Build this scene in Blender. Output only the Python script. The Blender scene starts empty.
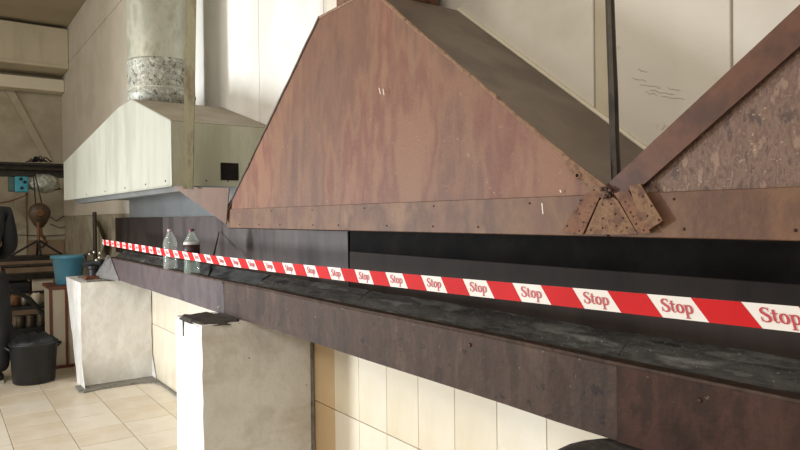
import bpy, bmesh, math, random
from mathutils import Vector, Matrix, Quaternion
from math import radians as R, sin, cos, pi
random.seed(7)
S = bpy.context.scene
COL = S.collection

# ------------------------------------------------------------------ camera, world, lights, exposure
EYE = Vector((0.0, 0.0, 1.45)); F = 640.0; CX, CY = 400.0, 225.0
_x = -Vector((-465, -4, 640)).normalized()
_y = Vector((881, -19, 640)); _y = (_y - _x * _y.dot(_x)).normalized()
_z = _x.cross(_y)
RIGHT = Vector((_x.x, _y.x, _z.x)); DOWN = Vector((_x.y, _y.y, _z.y)); FWD = Vector((_x.z, _y.z, _z.z))
cd = bpy.data.cameras.new('camera'); cam = bpy.data.objects.new('camera', cd); COL.objects.link(cam)
cd.sensor_width = 36; cd.lens = F / 800 * 36; cd.clip_start = 0.02
m3 = Matrix((RIGHT, -DOWN, -FWD)).transposed()
cam.matrix_world = Matrix.Translation(EYE) @ m3.to_4x4()
S.camera = cam

S.view_settings.view_transform = 'Standard'; S.view_settings.look = 'None'
S.view_settings.gamma = 1; S.view_settings.use_curve_mapping = False
S.view_settings.exposure = 0.0

w = bpy.data.worlds.new('room_air'); S.world = w; w.use_nodes = True
w.node_tree.nodes['Background'].inputs[0].default_value = (1.0, 0.96, 0.90, 1)
w.node_tree.nodes['Background'].inputs[1].default_value = 0.62

def area(name, loc, target, sx, sy, power, color, spread=180):
    l = bpy.data.lights.new(name, 'AREA'); l.shape = 'RECTANGLE'; l.size = sx; l.size_y = sy
    l.energy = power; l.color = color; l.spread = R(spread)
    o = bpy.data.objects.new(name, l); COL.objects.link(o); o.location = loc
    o.rotation_euler = (Vector(target) - Vector(loc)).to_track_quat('-Z', 'Y').to_euler()
    return o
area('doorway_daylight', (-5.5, -3.0, 1.15), (-3.6, 1.6, 1.6), 0.5, 1.3, 88, (0.90, 0.955, 1.0), 100)
area('ceiling_tube_light', (0.9, -3.2, 3.5), (-1.0, 1.4, 1.1), 2.4, 0.5, 92, (1.0, 0.94, 0.86))
area('ceiling_tube_light', (-4.6, -2.6, 4.0), (-6.2, 0.9, 0.4), 2.2, 0.5, 85, (1.0, 0.94, 0.86))

# ------------------------------------------------------------------ pixel -> point helpers
def ray(px, py): return FWD + RIGHT * ((px - CX) / F) + DOWN * ((py - CY) / F)
def PY(px, py, Y): d = ray(px, py); return EYE + d * ((Y - EYE.y) / d.y)
def PXX(px, py, X): d = ray(px, py); return EYE + d * ((X - EYE.x) / d.x)
def PZ(px, py, Z): d = ray(px, py); return EYE + d * ((Z - EYE.z) / d.z)

# ------------------------------------------------------------------ materials
def lin(c):
    if isinstance(c, str): c = [int(c[i:i+2], 16) / 255 for i in (0, 2, 4)]
    return tuple((v / 12.92 if v <= .04045 else ((v + .055) / 1.055) ** 2.4) for v in c) + (1,)

def mat(name, cols, scale=4, stretch=(1, 1, 1), rough=.6, metal=0, bump=.15, bscale=60, spots=None, grime=None, bdist=.004, spec=.5):
    """cols: colour stops over a noise; spots=(colour, threshold, scale); grime=(colour, amount, scale, stretch)"""
    m = bpy.data.materials.new(name); m.use_nodes = True; nt = m.node_tree; N = nt.nodes; L = nt.links
    b = N['Principled BSDF']; tc = N.new('ShaderNodeTexCoord')
    def noise(sc, st, det=6, ro=.6, off=0):
        mp = N.new('ShaderNodeMapping'); mp.inputs['Scale'].default_value = st; mp.inputs['Location'].default_value = (off, off * .7, off * .3)
        L.new(tc.outputs['Object'], mp.inputs[0]); n = N.new('ShaderNodeTexNoise')
        n.inputs['Scale'].default_value = sc; n.inputs['Detail'].default_value = det; n.inputs['Roughness'].default_value = ro
        L.new(mp.outputs[0], n.inputs['Vector']); return n.outputs[0]
    def ramp(src, stops):
        r = N.new('ShaderNodeValToRGB'); e = r.color_ramp.elements
        while len(e) < len(stops): e.new(.5)
        for k, (p, c) in enumerate(stops): e[k].position = p; e[k].color = c
        L.new(src, r.inputs[0]); return r.outputs[0]
    n = len(cols)
    lo, hi = .37, .63
    st = [(lo + (hi - lo) * i / max(1, n - 1), lin(c)) for i, c in enumerate(cols)]
    out = ramp(noise(scale, stretch), st)
    def mixin(out, fac, col):
        mx = N.new('ShaderNodeMix'); mx.data_type = 'RGBA'
        L.new(fac, mx.inputs[0]); L.new(out, mx.inputs[6]); mx.inputs[7].default_value = lin(col); return mx.outputs[2]
    W, K = (1, 1, 1, 1), (0, 0, 0, 1)
    if grime:
        c, amt, sc, stt = grime
        f = ramp(noise(sc, stt, 5, .65, 3.1), [(.5, K), (.72, (amt, amt, amt, 1))]); out = mixin(out, f, c)
    if spots:
        for (c, th, sc) in (spots if isinstance(spots, list) else [spots]):
            f = ramp(noise(sc, (1, 1, 1), 8, .7, 9.3), [(th - .04, K), (min(1, th + .01), W)]); out = mixin(out, f, c)
    L.new(out, b.inputs['Base Color'])
    b.inputs['Roughness'].default_value = rough; b.inputs['Metallic'].default_value = metal; b.inputs['Specular IOR Level'].default_value = spec
    if bump:
        bp = N.new('ShaderNodeBump'); bp.inputs['Strength'].default_value = bump; bp.inputs['Distance'].default_value = bdist
        L.new(noise(bscale, (1, 1, 1), 5, .6, 5), bp.inputs['Height']); L.new(bp.outputs[0], b.inputs['Normal'])
    return m

VS = (1, 1, .12)
M = {
 'hood': mat('rusty_painted_sheet', ['62412f', '75503a', '6a4431', '7f583e', '70402d', '845b41'], 2.0, (1.7, 1, .55), .55, 0, .25, 90, spots=('a08068', .68, 70), grime=('84634a', .55, 4, (2.6, 1, .12))),
 'hood_wrinkled': mat('rusty_hammered_sheet', ['56423a', '7a6152', '654c41', '8a7260'], 30, (1.6, 1, .7), .5, .15, .7, 110, spots=('b09c8a', .66, 110)),
 'skirt': mat('rusty_tan_band', ['614331', '75553c', '5b3e2e', '7e5e44'], 4, (1, 1, .6), .55, .1, .25, 80, spots=('5a3526', .68, 30), grime=('6d4a3a', .7, 5, (2, 1, .4))),
 'hood_side': mat('greyish_brown_sheet', ['5f524a', '7a6b5f', '6b5c53'], 2.2, (1, 1, 1), .5, .1, .15, 60, spots=('c9bfb0', .74, 14)),  # side sheets, greyer than the front
 'strip': mat('brown_angle_strip', ['573828', '66422f', '4d3124'], 8, (1, 1, 1), .5, .1, .15, 70, spots=('9a6a45', .7, 18)),
 'gusset': mat('rust_orange_plate', ['5f3c28', '7f583c', '6d4630'], 30, (1, 1, 1), .65, 0, .5, 90, spots=('4f2d1e', .60, 60)),
 'gusset2': mat('tan_rust_plate', ['694931', '846345', '603f2a'], 34, (1, 1, 1), .65, 0, .5, 90, spots=('54321f', .61, 60)),
 'join': mat('brown_joining_plate', ['573a24', '69472c', '5f3f28'], 6, (1, 1, .6), .6, 0, .2, 60),
 'tile_tan': mat('tan_wall_tile', ['d2b48a', 'dabf97'], 1.5, (1, 1, .5), .3, 0, .03, 8),
 'wall_daylit': mat('white_wall_panel_daylit', ['dfddd6', 'e6e4de', 'dad7cf'], 1.6, (1, 1, 1), .5, 0, .06, 24),  # paler panel copy, doorway daylight put into its colour
 'paint_ridge': mat('flaked_paint', ['bbb1a0', 'c4bbab'], 5, (1, 1, 1), .6, 0, 0),
 'rivet': mat('rivet_rust', ['3a241b', '55362a'], 40, (1, 1, 1), .5, .4, .1),
 'edge': mat('rusted_edge', ['80624c', '98795f', '65473a'], 30, (1, 1, 1), .6, .1, .4, 90),
 'dark_edge': mat('dark_edge', ['4d423a', '655749'], 30, (1, 1, 1), .6, .1, .3, 90),
 'greyhood': mat('cream_grey_sheet', ['abac9f', 'b6b7aa', 'a5a699'], 2.5, (1.5, 1, .4), .42, .15, .08, 40, spots=('8a8270', .74, 40), grime=('b5b2a0', .5, 3, (2, 1, .3))),
 'greyside': mat('dirty_grey_sheet', ['a8a690', 'b6b5a0', '9c9984'], 3, (1, 1.5, .4), .45, .2, .1, 40, spots=('6b6250', .73, 40)),
 'greytop': mat('taupe_top_sheet', ['8b8272', '9c9483'], 5, (1, 1, 1), .7, .0, .1, 40),  # top sheets, darker and browner than the front
 'galv': mat('galvanised_duct', ['a3a495', 'b4b5a7', '969785'], 9, (1, 1, .5), .45, .25, .06, 30, grime=('8f9080', .5, 22, (1, 1, .3))),
 'galv_dirty': mat('galvanised_collar', ['a9a99c', '8d8d82', 'bcbcb0'], 30, (1, 1, 1), .5, .2, .2, 60, spots=[('5c5b52', .58, 34), ('4d4c44', .62, 80)]),
 'blue_duct': mat('blue_duct', ['3f5f73', '54758a'], 6, (1, 1, .4), .5, .2, .1, 40),
 'rod': mat('dark_rod', ['2e2b27', '474038', '3a332c'], 20, (1, 1, .4), .5, .5, .3, 80),
 'rod_green': mat('greenish_rod', ['7d7a5f', '8a8468', '6d6148'], 12, (1, 1, .4), .5, .3, .2, 60),
 'apron': mat('dark_brown_sheet', ['3f3028', '503f36', '46362e', '58463b'], 9, (1.2, 1, .5), .65, 0, .5, 70, spots=[('8b7f72', .685, 55), ('2c2321', .64, 24)], grime=('2a2220', .75, 6, (1.8, 1, .3)), spec=.35),
 'apron_far': mat('grey_brown_sheet', ['51464a', '5c5051', '493f40'], 6, (1, 1, .6), .6, 0, .12, 50, grime=('4a4040', .6, 6, (2, 1, .3))),
 'apron_rust': mat('rust_brown_sheet', ['3b2a24', '4e362d', '432f28', '36271f'], 9, (1.2, 1, .6), .7, 0, .5, 70, spots=[('9a8a74', .69, 50)], grime=('261d1b', .8, 9, (1, 1, .6)), spec=.25),
 'soot_and_shade': mat('soot_and_shade', ['12100f', '1a1715', '231f1d'], 7, (1, 1, 1), .8, 0, .4, 60, spec=.15),  # grill soot; also the colour for the hood's shadow on the backsplash
 'ash': mat('ashy_iron', ['2e2b29', '524f4b', '3f3c39', '6e6b66'], 9, (.4, 1.8, 1.8), .7, 0, .8, 60, spots=[('8f8c86', .66, 90)], grime=('2a2624', .7, 5, (.6, 1, 1)), spec=.3),
 'ash_light': mat('galvanised_lip', ['505252', '686a6a', '3d3e3e'], 8, (.6, 1.6, 1.6), .45, .4, .3, 60, spots=('9a9d9c', .68, 24)),
 'splash_light': mat('grey_steel_sheet', ['5e5755', '6b6361', '524b4a'], 2.2, (1, 1, .3), .5, .2, .08, 40, grime=('463f40', .6, 4, (1, 1, .3)), spec=.3),
 'splash_mid': mat('mid_steel_sheet', ['39302c', '473d38', '3f3632'], 3, (1, 1, .4), .65, 0, .12, 40, spec=.3),  # tone between the light and dark backsplash sheets
 'splash_dark': mat('dark_steel_sheet', ['302825', '3d3430', '372f2b'], 3, (1, 1, .4), .7, 0, .12, 40, spec=.2),
 'bluegrey': mat('blue_grey_sheet', ['777a7a', '848686'], 3, (1, 1, 1), .5, .1, .05, 40),
 'wall': mat('white_wall_panel', ['cfc7b8', 'd6cfc1', 'cac2b2'], 1.6, (1, 1, 1), .55, 0, .08, 24, spots=('b8ae9c', .76, 7)),
 'wall2': mat('white_wall_panel_b', ['d3ccbe', 'd9d2c5', 'cec6b8'], 1.3, (1, 1, 1), .5, 0, .08, 20),
 'wall_crack': mat('white_wall_crazed', ['cfc7b8', 'd6cfc1'], 1.6, (1, 1, 1), .55, 0, .5, 16, spots=('b5ab9a', .69, 18)),
 'wall_gap': mat('wall_base', ['9a917e', 'a89f8b', '8d8471'], 4, (1, 1, 1), .8, 0, .1, 30),
 'farwall': mat('beige_plaster', ['a79e8a', 'b0a793', 'a0967f'], 1.6, (1, 1, 1), .8, 0, .1, 20, grime=('8e8472', .5, 1.6, (1, 1, 1))),
 'lowwall': mat('brownish_lower_plaster', ['7a6753', '8c7863'], 3, (1, 1, 1), .8, 0, .1, 20),
 'beam': mat('cream_beam', ['bdb39b', 'c8bea6'], 2, (1, 1, 1), .7, 0, .08, 20, grime=('a59a82', .5, 4, (1, 1, .3))),
 'beam_light': mat('light_beam', ['d8cfb8', 'e0d8c3'], 2, (1, 1, 1), .7, 0, .08, 20),
 'ceiling': mat('ceiling_paint', ['a89c85', 'b4a890'], 1.2, (1, 1, 1), .85, 0, .1, 12),
 'grout': mat('grout', ['8f8370', 'a2967f'], 20, (1, 1, 1), .9, 0, .2, 80),
 'wgrout': mat('wall_grout', ['b39d76', 'c2ad86'], 20, (1, 1, 1), .9, 0, .2, 80),
 'tile': mat('cream_floor_tile', ['ddd1bd', 'e4d9c6', 'd8cab3'], 2.2, (1, 1, 1), .32, 0, .05, 20, grime=('cdb894', .6, 2.2, (1, 1, 1))),
 'tile_b': mat('cream_floor_tile_b', ['e2d8c7', 'e7dece', 'ddd1be'], 2.8, (1, 1, 1), .32, 0, .05, 20),
 'wtile': mat('cream_wall_tile', ['e8dec8', 'eee5d1', 'e3d8be'], 1.5, (1, 1, .5), .22, 0, .03, 8),
 'wtile_b': mat('cream_wall_tile_b', ['ebe2ce', 'f0e8d6', 'e7dcc5'], 1.9, (1, 1, .5), .22, 0, .03, 8),
 'plaster': mat('whitewashed_masonry', ['e6e5e1', 'f0efeb', 'dedcd7'], 4, (1, 1, .6), .8, 0, .3, 26, spots=[('6e6963', .735, 22)], grime=('bdb6aa', .55, 5, (1, 1, .5)), bdist=.01),
 'plaster_stained': mat('stained_masonry', ['cfccc5', 'dbd8d1', 'c5c0b7'], 3, (1, 1, .9), .8, 0, .6, 22, spots=[('6b645b', .70, 26), ('e6e2da', .74, 44)], grime=('ab9a7c', .5, 2.4, (.6, .6, 2.2)), bdist=.01),
 'mortar': mat('dark_mortar', ['3a3632', '4d4842', '2b2826'], 14, (1, 1, 1), .9, 0, .8, 40, bdist=.01),
 'cement': mat('grey_cement', ['77746d', '8a877f', '67645e'], 18, (1, 1, 1), .9, 0, .7, 60, bdist=.006),
 'endflap': mat('bent_grey_sheet', ['8b8988', '9a9897', '7a7877'], 8, (1, 1, 1), .45, .3, .15, 40),
 'red': mat('tape_red', ['c4181c', 'd02023'], 4, (1, 1, 1), .6, 0, 0, spec=.2),
 'white': mat('tape_white', ['ebe6df', 'f2eee8'], 4, (1, 1, 1), .6, 0, 0, spec=.2),
 'letter': mat('print_red', ['b83a42', 'c2444c'], 4, (1, 1, 1), .5, 0, 0),
 'black_cloth': mat('black_cloth', ['131517', '1d2022', '17191b'], 9, (1, 1, .4), .85, 0, .5, 50),
 'trouser': mat('dark_trousers', ['1a1a1b', '262628'], 9, (1, 1, .4), .85, 0, .5, 50),
 'skin': mat('skin', ['b98a6e', 'c4977b'], 9, (1, 1, 1), .55, 0, .05, 90),
 'hair': mat('dark_hair', ['17120f', '231b17'], 40, (1, 1, .3), .6, 0, .5, 90),
 'shoe': mat('shoe_leather', ['1b1a19', '2a2826'], 20, (1, 1, 1), .45, 0, .2, 90),
 'sole': mat('pale_sole', ['a9a49a', 'bab5aa'], 20, (1, 1, 1), .7, 0, .1, 90),
 'black_plastic': mat('black_plastic', ['15171a', '1f2224'], 14, (1, 1, .5), .5, 0, .3, 40),
 'blue_plastic': mat('blue_plastic', ['55a0c4', '6db3d2'], 5, (1, 1, .4), .4, 0, .05, 30),
 'bluebox': mat('blue_box_paint', ['3690a6', '47a5ba'], 12, (1, 1, 1), .4, 0, .1, 50),
 'bluebox_shade': mat('blue_box_shade_side', ['3d5a58', '4a6864'], 12, (1, 1, 1), .5, 0, .1, 50),  # darker copy of the box blue, shade painted in
 'foil': mat('crumpled_foil', ['a2a79a', 'c0c4b8', '83887c'], 9, (1, 1, 1), .35, .3, 1.0, 14, bdist=.03),
 'dark_metal': mat('dark_metal', ['231f1c', '35302b'], 9, (1, 1, 1), .5, .4, .2, 50),
 'rust': mat('hook_rust', ['5d4028', '7a5636', '40301f'], 18, (1, 1, 1), .6, .3, .3, 60),
 'hoist': mat('hoist_paint', ['3f3224', '554430'], 14, (1, 1, 1), .5, .2, .3, 60),
 'cable': mat('dark_cable', ['1f1c1a', '2d2926'], 30, (1, 1, 1), .6, 0, 0),
 'redcable': mat('red_cable', ['7a3a30', '8a453a'], 30, (1, 1, 1), .6, 0, 0),
 'pale_board': mat('pale_board', ['c4b9a5', 'd0c6b3'], 5, (1, 1, .4), .6, 0, .05, 30),
 'brown_edge': mat('red_brown_board', ['6c3c2c', '7d4936'], 8, (1, 1, .3), .5, 0, .1, 40),
 'steel': mat('pot_steel', ['8b8377', 'a39b8d'], 12, (1, 1, 1), .3, .8, .1, 30),
 'brass': mat('bright_bolt', ['c9c2b0', 'e0dac8'], 12, (1, 1, 1), .25, .7, 0),
 'label': mat('bottle_label', ['2b1518', '3b1c20'], 12, (1, 1, 1), .5, 0, 0),
 'label_band': mat('label_band', ['d9d3cd', 'c9c2bb'], 12, (1, 1, 1), .5, 0, 0),
 'cap': mat('bottle_cap', ['b9a6a8', 'c9b8ba'], 12, (1, 1, 1), .5, 0, 0),
 'cap_dark': mat('bottle_cap_plum', ['6b3a44', '7c4650'], 12, (1, 1, 1), .5, 0, 0),
 'eye': mat('eye_white', ['e8e4de', 'efebe6'], 9, (1, 1, 1), .3, 0, 0),
}
def glass(name, col, rough=.05):
    m = bpy.data.materials.new(name); m.use_nodes = True; b = m.node_tree.nodes['Principled BSDF']
    b.inputs['Base Color'].default_value = lin(col); b.inputs['Roughness'].default_value = rough
    b.inputs['Alpha'].default_value = .22; b.inputs['IOR'].default_value = 1.45; b.inputs['Coat Weight'].default_value = .6; return m
M['glass'] = glass('clear_bottle_plastic', 'e6efe9'); M['glass_green'] = glass('greenish_bottle_plastic', 'cfe3d6')
M['cola'] = mat('dark_drink', ['1d0c0b', '2a1210'], 8, (1, 1, 1), .2, 0, 0)

# ------------------------------------------------------------------ object helpers
def thing(name, label, cat, loc=(0, 0, 0), group=None):
    o = bpy.data.objects.new(name, None); COL.objects.link(o); o.location = loc; o.empty_display_size = .1
    o['label'] = label; o['category'] = cat
    if group: o['group'] = group
    return o
def tag(o, label, cat, group=None):
    o['label'] = label; o['category'] = cat
    if group: o['group'] = group
    return o
def origin_of(p):
    v = Vector((0, 0, 0))
    while p: v += p.location; p = p.parent
    return v
def obj(name, bm, m, parent=None, smooth=False, kind=None, label=None, loc=None):
    """bm in world coordinates; the object's origin goes to loc (or stays on its parent's)"""
    base = origin_of(parent)
    o0 = Vector(loc) if loc is not None else base
    bmesh.ops.recalc_face_normals(bm, faces=bm.faces)
    bmesh.ops.translate(bm, verts=bm.verts, vec=-o0)
    me = bpy.data.meshes.new(name); bm.to_mesh(me); bm.free()
    for x in (m if isinstance(m, list) else [m]): me.materials.append(M[x] if isinstance(x, str) else x)
    if smooth:
        for p in me.polygons: p.use_smooth = True
    o = bpy.data.objects.new(name, me); COL.objects.link(o)
    if parent: o.parent = parent
    o.location = o0 - base
    if kind: o['kind'] = kind
    if label: o['label'] = label
    return o
def inst(src, name, loc, parent, m=None):
    """another piece sharing src's mesh data; loc in world"""
    o = src.copy(); o.name = name; COL.objects.link(o); o.parent = parent; o.location = Vector(loc) - origin_of(parent); return o
def NB(): return bmesh.new()
def box(bm, a, b, bev=0, jit=0):
    x0, y0, z0 = a; x1, y1, z1 = b
    vs = [bm.verts.new((x + random.uniform(-jit, jit), y + random.uniform(-jit, jit), z + random.uniform(-jit, jit))) for x in (x0, x1) for y in (y0, y1) for z in (z0, z1)]
    fs = [bm.faces.new([vs[i] for i in f]) for f in ((0,1,3,2),(4,6,7,5),(0,4,5,1),(2,3,7,6),(0,2,6,4),(1,5,7,3))]
    if bev: bmesh.ops.bevel(bm, geom=list({e for f in fs for e in f.edges}), offset=bev, segments=1, affect='EDGES')
def slab(bm, pts, off):
    off = Vector(off); a = [bm.verts.new(Vector(p)) for p in pts]; b = [bm.verts.new(Vector(p) + off) for p in pts]
    bm.faces.new(a); bm.faces.new(b[::-1]); n = len(a)
    for i in range(n): bm.faces.new((a[i], b[i], b[(i+1) % n], a[(i+1) % n]))
def tube(bm, pts, r, n=8, closed_ends=True):
    pts = [Vector(p) for p in pts]; rings = []
    rr = r if isinstance(r, (list, tuple)) else [r] * len(pts)
    for i, p in enumerate(pts):
        t = (pts[min(i+1, len(pts)-1)] - pts[max(i-1, 0)]).normalized()
        u = t.cross(Vector((0, 0, 1)) if abs(t.z) < .9 else Vector((1, 0, 0))).normalized(); v = t.cross(u)
        rings.append([bm.verts.new(p + (u * cos(2*pi*k/n) + v * sin(2*pi*k/n)) * rr[i]) for k in range(n)])
    for a, b in zip(rings, rings[1:]):
        for k in range(n): bm.faces.new((a[k], a[(k+1) % n], b[(k+1) % n], b[k]))
    if closed_ends: bm.faces.new(rings[0][::-1]); bm.faces.new(rings[-1])
def lathe(bm, prof, c, n=20, caps=True, squash=1):
    c = Vector(c); rings = []
    for (r, z) in prof: rings.append([bm.verts.new(c + Vector((r * cos(2*pi*k/n), r * squash * sin(2*pi*k/n), z))) for k in range(n)])
    for a, b in zip(rings, rings[1:]):
        for k in range(n): bm.faces.new((a[k], a[(k+1) % n], b[(k+1) % n], b[k]))
    if caps: bm.faces.new(rings[0][::-1]); bm.faces.new(rings[-1])
def bar(bm, p, q, w, t, up=(0, 0, 1)):
    """flat bar from p to q, w wide across, t thick along up"""
    p, q, up = Vector(p), Vector(q), Vector(up); d = (q - p).normalized(); s = d.cross(up).normalized() * (w / 2); u = s.cross(d).normalized() * (t / 2)
    vs = [bm.verts.new(c + a * s + b * u) for c in (p, q) for a, b in ((-1,-1),(1,-1),(1,1),(-1,1))]
    for f in ((0,1,2,3),(7,6,5,4),(0,4,5,1),(1,5,6,2),(2,6,7,3),(3,7,4,0)): bm.faces.new([vs[i] for i in f])
def stud(bm, p, r, h, n=8, ax=(0, -1, 0)):
    p = Vector(p); ax = Vector(ax).normalized(); u = ax.orthogonal().normalized(); v = ax.cross(u)
    a = [bm.verts.new(p + (u*cos(2*pi*k/n) + v*sin(2*pi*k/n)) * r) for k in range(n)]
    b = [bm.verts.new(p + ax*h + (u*cos(2*pi*k/n) + v*sin(2*pi*k/n)) * r * .6) for k in range(n)]
    for k in range(n): bm.faces.new((a[k], a[(k+1) % n], b[(k+1) % n], b[k]))
    bm.faces.new(b); bm.faces.new(a[::-1])
def rough_block(bm, a, b, nx, ny, nz, amp, top_in=None, seed=1):
    """a masonry block with an uneven skin"""
    rnd = random.Random(seed); x0, y0, z0 = a; x1, y1, z1 = b; cache = {}
    def V(i, j, k):
        if (i, j, k) in cache: return cache[i, j, k]
        p = Vector((x0 + (x1-x0)*i/nx, y0 + (y1-y0)*j/ny, z0 + (z1-z0)*k/nz))
        if top_in: p = top_in(p)
        edge = (i in (0, nx)) + (j in (0, ny)) + (k in (0, nz))
        s = amp * (1.3 if edge > 1 else 1)
        p += Vector((rnd.uniform(-s, s), rnd.uniform(-s, s), rnd.uniform(-s, s) * .6 if k else 0))
        cache[i, j, k] = bm.verts.new(p); return cache[i, j, k]
    for i in range(nx):
        for j in range(ny):
            for k in (0, nz): bm.faces.new((V(i,j,k), V(i+1,j,k), V(i+1,j+1,k), V(i,j+1,k)))
    for i in range(nx):
        for k in range(nz):
            for j in (0, ny): bm.faces.new((V(i,j,k), V(i+1,j,k), V(i+1,j,k+1), V(i,j,k+1)))
    for j in range(ny):
        for k in range(nz):
            for i in (0, nx): bm.faces.new((V(i,j,k), V(i,j+1,k), V(i,j+1,k+1), V(i,j,k+1)))

WY = 1.59            # face of the wall the grill stands against
FX = -10.9           # far wall
CZ = 4.22            # ceiling

# ------------------------------------------------------------------ floor
bm = NB(); box(bm, (FX - .2, -6, -.12), (4, WY + .2, -.004)); floor = obj('floor', bm, 'grout', kind='structure', loc=(0, 0, 0))
TS = .338; g = .0025
y_lines = [1.393 - TS * k for k in range(-1, 22)]
def tile_bm(w, h):
    bm = NB(); box(bm, (-w/2, -h/2, -.006), (w/2, h/2, 0), bev=.0012); return bm
protos = []
for mname in ('tile', 'tile_b'):
    protos.append(mname)
cells = []
for i in range(-1, 40):
    for j in range(len(y_lines) - 1):
        xa = 1.6 - TS * i; xb = xa - TS; ya, yb = y_lines[j+1], y_lines[j]
        if xb < FX: continue
        c = Vector(((xa + xb) / 2 , (ya + yb) / 2, 0)); cells.append((c, ya, min(yb, WY), xb, xa))
def seen(c):
    d = c - EYE; f = d.dot(FWD)
    if f < .3: return False
    px = CX + F * d.dot(RIGHT) / f; py = CY + F * d.dot(DOWN) / f
    return -40 < px < 330 and py < 500
near = sorted([q for q in cells if seen(q[0])], key=lambda q: (q[0] - EYE).length)[:230]
nid = {id(q) for q in near}
src = {}
for q in near:
    c, ya, yb, xa, xb = q
    wv = round(yb - ya, 3); mname = random.choice(protos)
    key = (mname, wv)
    cc = Vector(((xa + xb) / 2, (ya + yb) / 2, random.uniform(-.0006, .0006)))
    if key not in src:
        bm = tile_bm(xb - xa - 2*g, wv - 2*g); bmesh.ops.translate(bm, verts=bm.verts, vec=cc)
        src[key] = obj('tile', bm, mname, floor, loc=cc)
    else: inst(src[key], 'tile', cc, floor)
bm = NB()
for q in cells:
    if id(q) in nid: continue
    c, ya, yb, xa, xb = q
    box(bm, (xa + g, ya + g, -.006), (xb - g, yb - g, 0))
obj('tile_field', bm, 'tile', floor, kind='stuff')
# cement run on the floor along the wall foot
pts = [PZ(x, y, .012) for x, y in ((75, 386), (79, 391), (84, 392), (100, 388.5), (124, 385), (140, 382.5), (152, 382), (160, 384), (167, 388), (176, 395), (190, 401), (190, 394), (175, 387.5), (163, 380), (153, 374), (120, 378))]
pts = [Vector((p.x, min(p.y, WY - .004), 0)) for p in pts]
bm = NB(); slab(bm, pts, (0, 0, .014)); obj('cement_patch', bm, 'cement', floor, label='dark grey cement smeared along the foot of the wall')

# ------------------------------------------------------------------ wall behind the grill
bm = NB(); box(bm, (FX - .2, WY + .008, 0), (4, WY + .25, CZ)); wall = obj('wall_back', bm, 'wall_gap', kind='structure', loc=(0, 0, 0))
# ceramic tiles, low part
xw = -2.759; TW = .2275; src = {}
rows = [(0, .49), (.493, .985), (.988, 1.48)]
xs = [xw + TW * k for k in range(-17, 19)]
for k in range(len(xs) - 1):
    for (z0, z1) in rows:
        mn = 'tile_tan' if abs(xs[k+1] - xw) < .01 else random.choice(('wtile', 'wtile_b')); key = (mn, z0)
        c = Vector(((xs[k] + xs[k+1]) / 2, WY, (z0 + z1) / 2 + random.uniform(-.0005, .0005)))
        if key not in src:
            bm = NB(); box(bm, (-TW/2 + .0015, 0, -(z1-z0)/2 + .001), (TW/2 - .0015, .009, (z1-z0)/2 - .001), bev=.001)
            bmesh.ops.translate(bm, verts=bm.verts, vec=c); src[key] = obj('tile', bm, mn, wall, loc=c)
        else: inst(src[key], 'tile', c, wall)
# big wall panels, upper part
px_j = [FX, -7.9, -4.78, -3.61, -2.82, -1.2, -1.135, -.795, .42, 1.65, 4]
for k in range(len(px_j) - 1):
    a, b = px_j[k], px_j[k+1]
    zs = [1.50, 3.70, CZ] if b <= -4.7 else [1.50, CZ]
    for z0, z1 in zip(zs, zs[1:]):
        bm = NB(); box(bm, (a + .003, WY, z0 + .004), (b - .003, WY + .012, z1 - .004), bev=.002)
        nm = 'joint_strip' if b - a < .1 else 'wall_panel'
        obj(nm, bm, 'beam' if nm == 'joint_strip' else ('wall_crack' if k == 6 else 'wall_daylit' if k in (2, 3) else random.choice(('wall', 'wall2'))), wall)

# ------------------------------------------------------------------ far wall, ceiling, beams
bm = NB(); box(bm, (FX - .2, -6, 0), (FX, WY + .25, CZ)); obj('wall_left', bm, 'farwall', kind='structure', loc=(FX, 0, 0))
bm = NB(); box(bm, (FX - .2, -6, CZ), (4, WY + .25, CZ + .15)); obj('ceiling', bm, 'ceiling', kind='structure', loc=(0, 0, CZ))
bm = NB(); box(bm, (FX, -6, 3.60), (-10.2, WY - .002, 4.17), bev=.012); box(bm, (FX, -6, 3.64), (-10.185, WY - .002, 3.655))
obj('trim_1', bm, 'beam', kind='structure', loc=(FX, 0, 3.6))
bm = NB(); box(bm, (FX, -6, 3.34), (-10.62, WY - .002, 3.52), bev=.01)
obj('trim_2', bm, 'beam_light', kind='structure', loc=(FX, 0, 3.3))
bm = NB(); bar(bm, PXX(6, 84, FX + .02), PXX(49, 162, FX + .02), .10, .03, (1, 0, 0)); obj('shadow_line_bar', bm, 'farwall', kind='structure', loc=(FX, 0, 2))  # raised bar added in place of a diagonal shadow line
bm = NB(); box(bm, (FX, -6, 0), (FX + .03, WY - .002, 1.15)); obj('trim_4', bm, 'lowwall', kind='structure', loc=(FX, 0, 0))
bm = NB(); a = PXX(14, 200, FX); b = PXX(26, 200, FX); box(bm, (FX, a.y, .9), (FX + .05, b.y, 2.25), bev=.01); obj('trim_5', bm, 'wall_gap', kind='structure', loc=(FX, 0, 1))

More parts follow.
